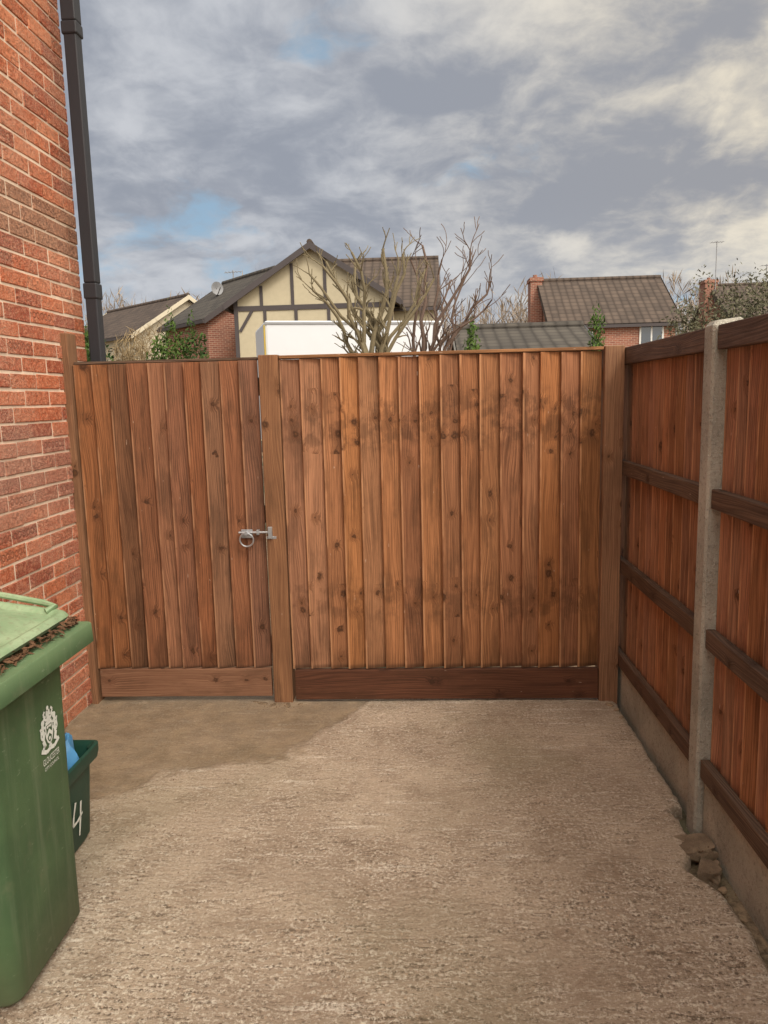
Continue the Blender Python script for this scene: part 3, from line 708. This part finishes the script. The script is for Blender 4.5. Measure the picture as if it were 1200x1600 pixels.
gable_house('brick_house_with_chimney',(5.6,36,0),-math.pi/2,5.1,3.0,4.55,6.65,'red brick house with brown tiled roof and chimney stack',M_FBRICK,M_TILE,None,.22,windows=[('r',4.1,3.25,1.0,1.1),('r',1.2,3.0,1.0,1.1)],chim=(-.6,.3,-.55,-.03,-.06,6.8))
gable_house('distant_brick_house',(17.0,46,0),-math.pi/2,9,3.0,5.6,7.5,'brick house with tiled roof, chimney and rooftop aerial',M_FBRICK,M_TILE,None,.25,chim=(-.45,.45,-.65,.05,-.06,7.8),windows=[('r',4,4,1.2,1.1)])
gable_house('tiled_garage',(1.0,20,0),-math.pi/2,3.0,2.3,2.55,3.27,'low brick garage with grey tiled roof and white bargeboard',M_FBRICK,M_TILEG,M_FRAME,.15,windows=[('r',1.5,1.1,1.0,.9)])
def aerial(x,y,z0,z1,lab):
    b=MB(); b.tube([(x,y,z0),(x,y,z1)],.025,M_DISH,6); b.tube([(x-.4,y,z1-.1),(x+.4,y,z1-.05)],.014,M_DISH,6)
    for k in range(5): b.tube([(x-.3+k*.15,y-.2,z1-.08),(x-.3+k*.15,y+.2,z1-.08)],.01,M_DISH,5)
    o=b.obj('tv_aerial',None,origin=(x,y,z0)); tag(o,lab,'aerial')
aerial(16.9,45.5,6.5,9.9,'thin metal television aerial on a roof mast')
aerial(19.9,45.9,7.4,8.6,'short metal television aerial above the ridge')
aerial(-8.2,34.2,6.5,7.3,'small metal television aerial beside the dish')

# box van
tv=thing('box_van',(-1.3,15,0),'white box van parked beyond the fence','van')
MV=Matrix.Translation((-2.85,14.1,0))@Matrix.Rotation(math.radians(17),4,'Z')
b=MB(MV); b.box((0,0,.75),(3.45,2.05,3.03),M_VAN); b.obj('box_body',tv,bevel=.05)
b=MB(MV); b.box((0,-.015,2.96),(3.45,-.002,3.0),M_DISH); b.box((-.012,.0,.8),(-.002,.12,2.95),M_YEL); b.box((0,-.015,.78),(3.45,-.002,.84),M_GALV); b.obj('trim',tv)
b=MB(MV); 
prof=[(3.5,.45),(5.3,.45),(5.35,.95),(5.15,1.2),(4.55,1.35),(4.15,2.15),(3.5,2.2)]
b.poly([(x,.05,z) for x,z in prof],M_VAN); b.poly([(x,2.0,z) for x,z in prof][::-1],M_VAN)
for (xa,za),(xb,zb) in zip(prof,prof[1:]+prof[:1]): b.poly([(xa,.05,za),(xa,2.0,za),(xb,2.0,zb),(xb,.05,zb)],M_GLASS if (xa,za)==(4.55,1.35) else M_VAN)
b.obj('cab',tv)
b=MB(MV); b.box((0,.2,.5),(3.6,1.85,.74),M_BEAM); b.obj('chassis',tv)
for x in (.8,4.5):
    for y_ in (.05,1.8): b=MB(MV); b.tube([(x,y_,.3),(x,y_+.22,.3)],.36,M_RUBBER,24); b.obj('wheel',tv,bevel=.03)

# ---------------------------------------------------------------- trees
def grow(mb,p,d,L,r0,depth,mat,rnd,up=.12,spread=.6):
    pts=[p.copy()]; rad=[r0]; n=4; q=p.copy(); dd=d.copy()
    for i in range(n):
        dd=(dd+Vector((rnd.gauss(0,.15),rnd.gauss(0,.15),rnd.gauss(0,.1)+up*.4))).normalized()
        q=q+dd*L/n; pts.append(q.copy()); rad.append(max(.0045,r0*(1-.45*(i+1)/n)))
    mb.tube(pts,rad,mat,5 if depth<2 else 6)
    if depth>0:
        for k in range(rnd.choice((1,2,3))):
            i=rnd.randint(1,n); s=Vector((rnd.gauss(0,1),rnd.gauss(0,1),rnd.gauss(.5,.5))).normalized()
            nd=(dd*(1-spread*.4)+s*spread).normalized()
            grow(mb,pts[i],nd,L*rnd.uniform(.45,.75),rad[i]*rnd.uniform(.6,.8),depth-1,mat,rnd,up,spread)
def tree(x,y,stems,mat,label,trunk_h,trunk_r,depth,seed,name,tl=(.2,.42),prob=.8,rep=1):
    t=thing(name,(x,y,0),label,'tree','bare trees beyond the fence'); rn=random.Random(seed)
    b=MB(); b.tube([(x,y,-.1),(x+.02,y,trunk_h*.5),(x,y,trunk_h)],[trunk_r*1.25,trunk_r,trunk_r*.95],mat,10); b.obj('trunk',t,smooth=True)
    b=MB()
    for (dx,dy,dz,r0,z0) in stems:
        p0=Vector((x+dx*.08,y+dy*.08,z0)); end=Vector((x+dx,y+dy,dz)); n=8; pts=[];rad=[]
        bend=Vector((rn.uniform(-.14,.14),rn.uniform(-.1,.1),0))
        for k in range(n+1):
            s=k/n; q=p0.lerp(end,s); q.x+=-dx*.12*math.sin(math.pi*s)+bend.x*math.sin(math.pi*s*1.7); q+=Vector((rn.gauss(0,.022),rn.gauss(0,.022),0)); pts.append(q); rad.append(r0*(1-.6*s))
        b.tube(pts,rad,mat,7)
        dirn=(pts[-1]-pts[-2]).normalized()
        for k in range(2,n+1):
            for _ in range(rep):
                if rn.random()<prob:
                    s=Vector((rn.gauss(0,1),rn.gauss(0,.8),rn.gauss(.5,.5))).normalized()
                    grow(b,pts[k],(dirn*.7+s*.65).normalized(),rn.uniform(*tl),rad[k]*.55,depth,mat,rn)
    b.obj('branches',t,smooth=True)
stA=[(-.86,.1,2.84,.034,1.6),(-.76,-.2,2.99,.030,1.7),(-.62,-.3,3.04,.036,1.6),(-.50,.1,3.16,.038,1.5),(-.36,-.2,3.20,.034,1.5),(-.2,.2,3.16,.036,1.5),(-.06,0,3.26,.042,1.4),(.1,.2,3.18,.034,1.5),(.24,-.1,3.18,.036,1.5),(.40,.2,3.06,.032,1.5),(.50,-.1,2.9,.030,1.6),(-.28,.3,3.0,.030,1.6)]
tree(-.45,9.0,stA,M_BARKA,'pollarded tree with pale stubby bare branches',1.65,.14,1,4,'pollarded_tree',(.12,.28),.65,2)
tree(.10,9.6,[(.78,0,2.95,.028,1.7),(.62,.3,3.12,.024,1.6),(.44,-.2,3.28,.030,1.6),(.18,.2,3.26,.026,1.7),(-.08,.1,3.42,.034,1.6),(-.28,-.2,3.2,.026,1.7),(.68,-.2,2.7,.022,1.9),(.30,.1,3.0,.024,1.7)],M_BARKB,'slender bare tree with reddish brown twigs',1.8,.065,1,11,'bare_tree',(.18,.34),.6,2)

# ---------------------------------------------------------------- shrubs & hedges
def leafmass(name,blobs,n,ls,mat,label,cat,thin=1.0,upb=.3,stuff=False):
    rn=random.Random(sum(map(ord,name+label))); b=MB(); c0=blobs[0][0]
    wts=[bb[1][0]*bb[1][1]*bb[1][2] for bb in blobs]
    for i in range(n):
        c,rd=rn.choices(blobs,wts)[0]
        while True:
            v=Vector((rn.uniform(-1,1),rn.uniform(-1,1),rn.uniform(-1,1)))
            if .35<v.length<1: break
        k=1+.35*noise.noise(v*2.2+Vector(c))
        p=Vector(c)+Vector((v.x*rd[0],v.y*rd[1],v.z*rd[2]))*k
        if p.z<0: continue
        a=Vector((rn.gauss(0,1),rn.gauss(0,1),rn.gauss(upb,1))).normalized(); s=a.cross(Vector((rn.gauss(0,1),rn.gauss(0,1),rn.gauss(0,1)))).normalized()
        l=ls*rn.uniform(.5,1.4); w=l*.35*thin
        b.poly([p-a*l,p+s*w,p+a*l,p-s*w],mat)
    return b,c0
def shrub(name,blobs,n,ls,mat,label,cat='shrub',thin=1.0,upb=.3,barkr=.06):
    b,c=leafmass(name,blobs,n,ls,mat,label,cat,thin,upb)
    t=thing(name,(c[0],c[1],0),label,cat); b.obj('crown',t)
    s=MB()
    for k in range(4):
        e=Vector((c[0]+R.uniform(-.3,.3)*blobs[0][1][0],c[1]+R.uniform(-.2,.2)*blobs[0][1][0],c[2]+blobs[0][1][2]*.5)); s.tube([(c[0],c[1],-.06),((c[0]+e.x)/2+.03,c[1],c[2]*.6),e],[barkr*.6,barkr*.4,barkr*.15],M_BARKB,6)
    s.obj('trunk',t)
shrub('conifer_shrub',[((-4.55,10,1.5),(.42,.4,1.4)),((-4.3,10,1.35),(.4,.4,1.15))],9000,.04,M_GREEN,'dark green conifer shrub beyond the gate','shrub',upb=1.2)
shrub('conifer_shrub',[((-3.28,10,1.42),(.28,.3,1.25)),((-3.0,10.1,1.35),(.28,.3,1.25)),((-3.5,10,1.2),(.2,.3,1.1))],13000,.032,M_GREEN,'bushy green conifer shrub beside the brick house','shrub',upb=1.2)
shrub('conifer_shrub',[((.80,12,1.4),(.16,.2,1.40))],2600,.04,M_GREEN,'narrow green conifer beside the bare tree','shrub',upb=1.5)
shrub('conifer_shrub',[((3.05,13.5,1.6),(.17,.2,1.40))],2600,.04,M_GREEN,'narrow green conifer beside the tiled garage','shrub',upb=1.5)
shrub('bare_hedge',[((-3.85,10.6,1.4),(.5,.4,1.3)),((-4.1,10.6,1.3),(.4,.4,1.15))],10000,.10,M_TAN,'tan leafless hedge of fine twigs','hedge',thin=.12,upb=1.6)
shrub('garden_hedge',[((3.75,10,1.5),(.7,.6,1.40)),((4.35,10.1,1.6),(.7,.6,1.48)),((3.3,9.8,1.35),(.45,.5,1.25)),((5.1,10.4,1.6),(.9,.6,1.6)),((6.3,10.6,1.5),(1,.6,1.5))],70000,.026,M_GREY,'grey green hedge of dense small leaves','hedge',upb=.6)
bl=[]
for x in range(-58,64,3):
    hh=(10.8 if x<-8 else 9.9)+R.uniform(-1.0,.9)
    bl.append(((x+R.uniform(-1,1),66+R.uniform(-4,4),hh*.5),(R.uniform(2.4,4.4),3,hh*.5)))
b,c=leafmass('woodland',bl,62000,.55,M_WOODL,'x','x',.22,2.0); o=b.obj('woodland',None,origin=(0,66,0)); o['kind']='stuff'; tag(o,'distant belt of leafless brown winter trees','woodland')

# ---------------------------------------------------------------- sky & light
w=bpy.data.worlds.new('World'); scene.world=w; w.use_nodes=True; nt=w.node_tree; nt.nodes.clear(); g=NT(nt)
el=math.radians(46); sd=Vector((.52,-.85,0)).normalized()*math.cos(el); sd.z=math.sin(el)
sky=g.n('ShaderNodeTexSky'); sky.sky_type='NISHITA'; sky.sun_disc=False; sky.sun_elevation=el; sky.sun_rotation=math.atan2(sd.x,sd.y); 
dirv=g.n('ShaderNodeTexCoord').outputs['Generated']; x,y,z=g.sep(dirv)
zc=g.m('ADD',g.m('MAXIMUM',z,0.0),.28)
p=g.comb(g.m('DIVIDE',x,zc),g.m('DIVIDE',y,zc),.35)
wp=g.vmul(g.vadd(g.n('ShaderNodeTexNoise',{'Vector':p,'Scale':3.6,'Detail':3.0}).outputs[1],(-.5,-.5,-.5)),(.16,.16,.16))
pw=g.vadd(p,wp)
off=lambda a:g.vadd(pw,a)
n1=g.noise(pw,2.3,7,.57); n2=g.noise(off((5.2,1.3,2.0)),4.4,7,.58)
n3=g.noise(g.vadd(p,(9.2,4.3,1.0)),1.6,4,.5)
skyc=g.vmul(sky.outputs[0],(.075,.075,.075))
skyb=g.mix(.65,skyc,lin(164,196,220))
warm=g.mr(g.m('ADD',x,g.m('MULTIPLY',z,.3)),-.10,.60)
dark=g.mix(warm,lin(152,158,170),lin(158,159,164)); brt=g.mix(warm,lin(200,203,209),lin(243,231,207))
lumf=g.m('ADD',g.m('MULTIPLY',n2,.55),g.m('MULTIPLY',n3,.45))
lumf=g.m('ADD',lumf,g.m('MULTIPLY',g.mr(x,.1,.5),.02))
cl=g.mix(g.mr(lumf,.42,.61),dark,brt)
hb=g.m('MULTIPLY',g.mr(n1,.55,.66),.45); cl=g.mix(hb,cl,dark)
bluearea=g.m('MULTIPLY',g.mr(x,-.10,-.34),g.mr(z,.34,.18))
bluegate=g.m('ADD',g.m('MULTIPLY',bluearea,.15),.325)
mask=g.mr(g.m('SUBTRACT',n1,bluegate),-.05,.08)
col=g.mix(mask,skyb,cl)
haze=g.mr(z,.24,.0); col=g.mix(g.m('MULTIPLY',haze,.5),col,lin(208,212,217))
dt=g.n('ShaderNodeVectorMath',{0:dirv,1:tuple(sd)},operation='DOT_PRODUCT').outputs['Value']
glow=g.m('POWER',g.m('MAXIMUM',dt,0.0),2.5)  # unseen brightening added to the sky around the sun to lift the light
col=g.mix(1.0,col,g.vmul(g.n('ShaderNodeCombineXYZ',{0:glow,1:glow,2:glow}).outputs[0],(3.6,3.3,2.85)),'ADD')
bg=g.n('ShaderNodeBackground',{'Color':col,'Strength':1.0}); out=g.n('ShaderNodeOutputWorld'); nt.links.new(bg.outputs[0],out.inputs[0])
L=bpy.data.lights.new('sun','SUN'); L.energy=1.5; L.angle=math.radians(14); L.color=(1,.95,.87)
lo=bpy.data.objects.new('sun',L); COL.objects.link(lo); lo.rotation_euler=(-sd).to_track_quat('-Z','Y').to_euler()
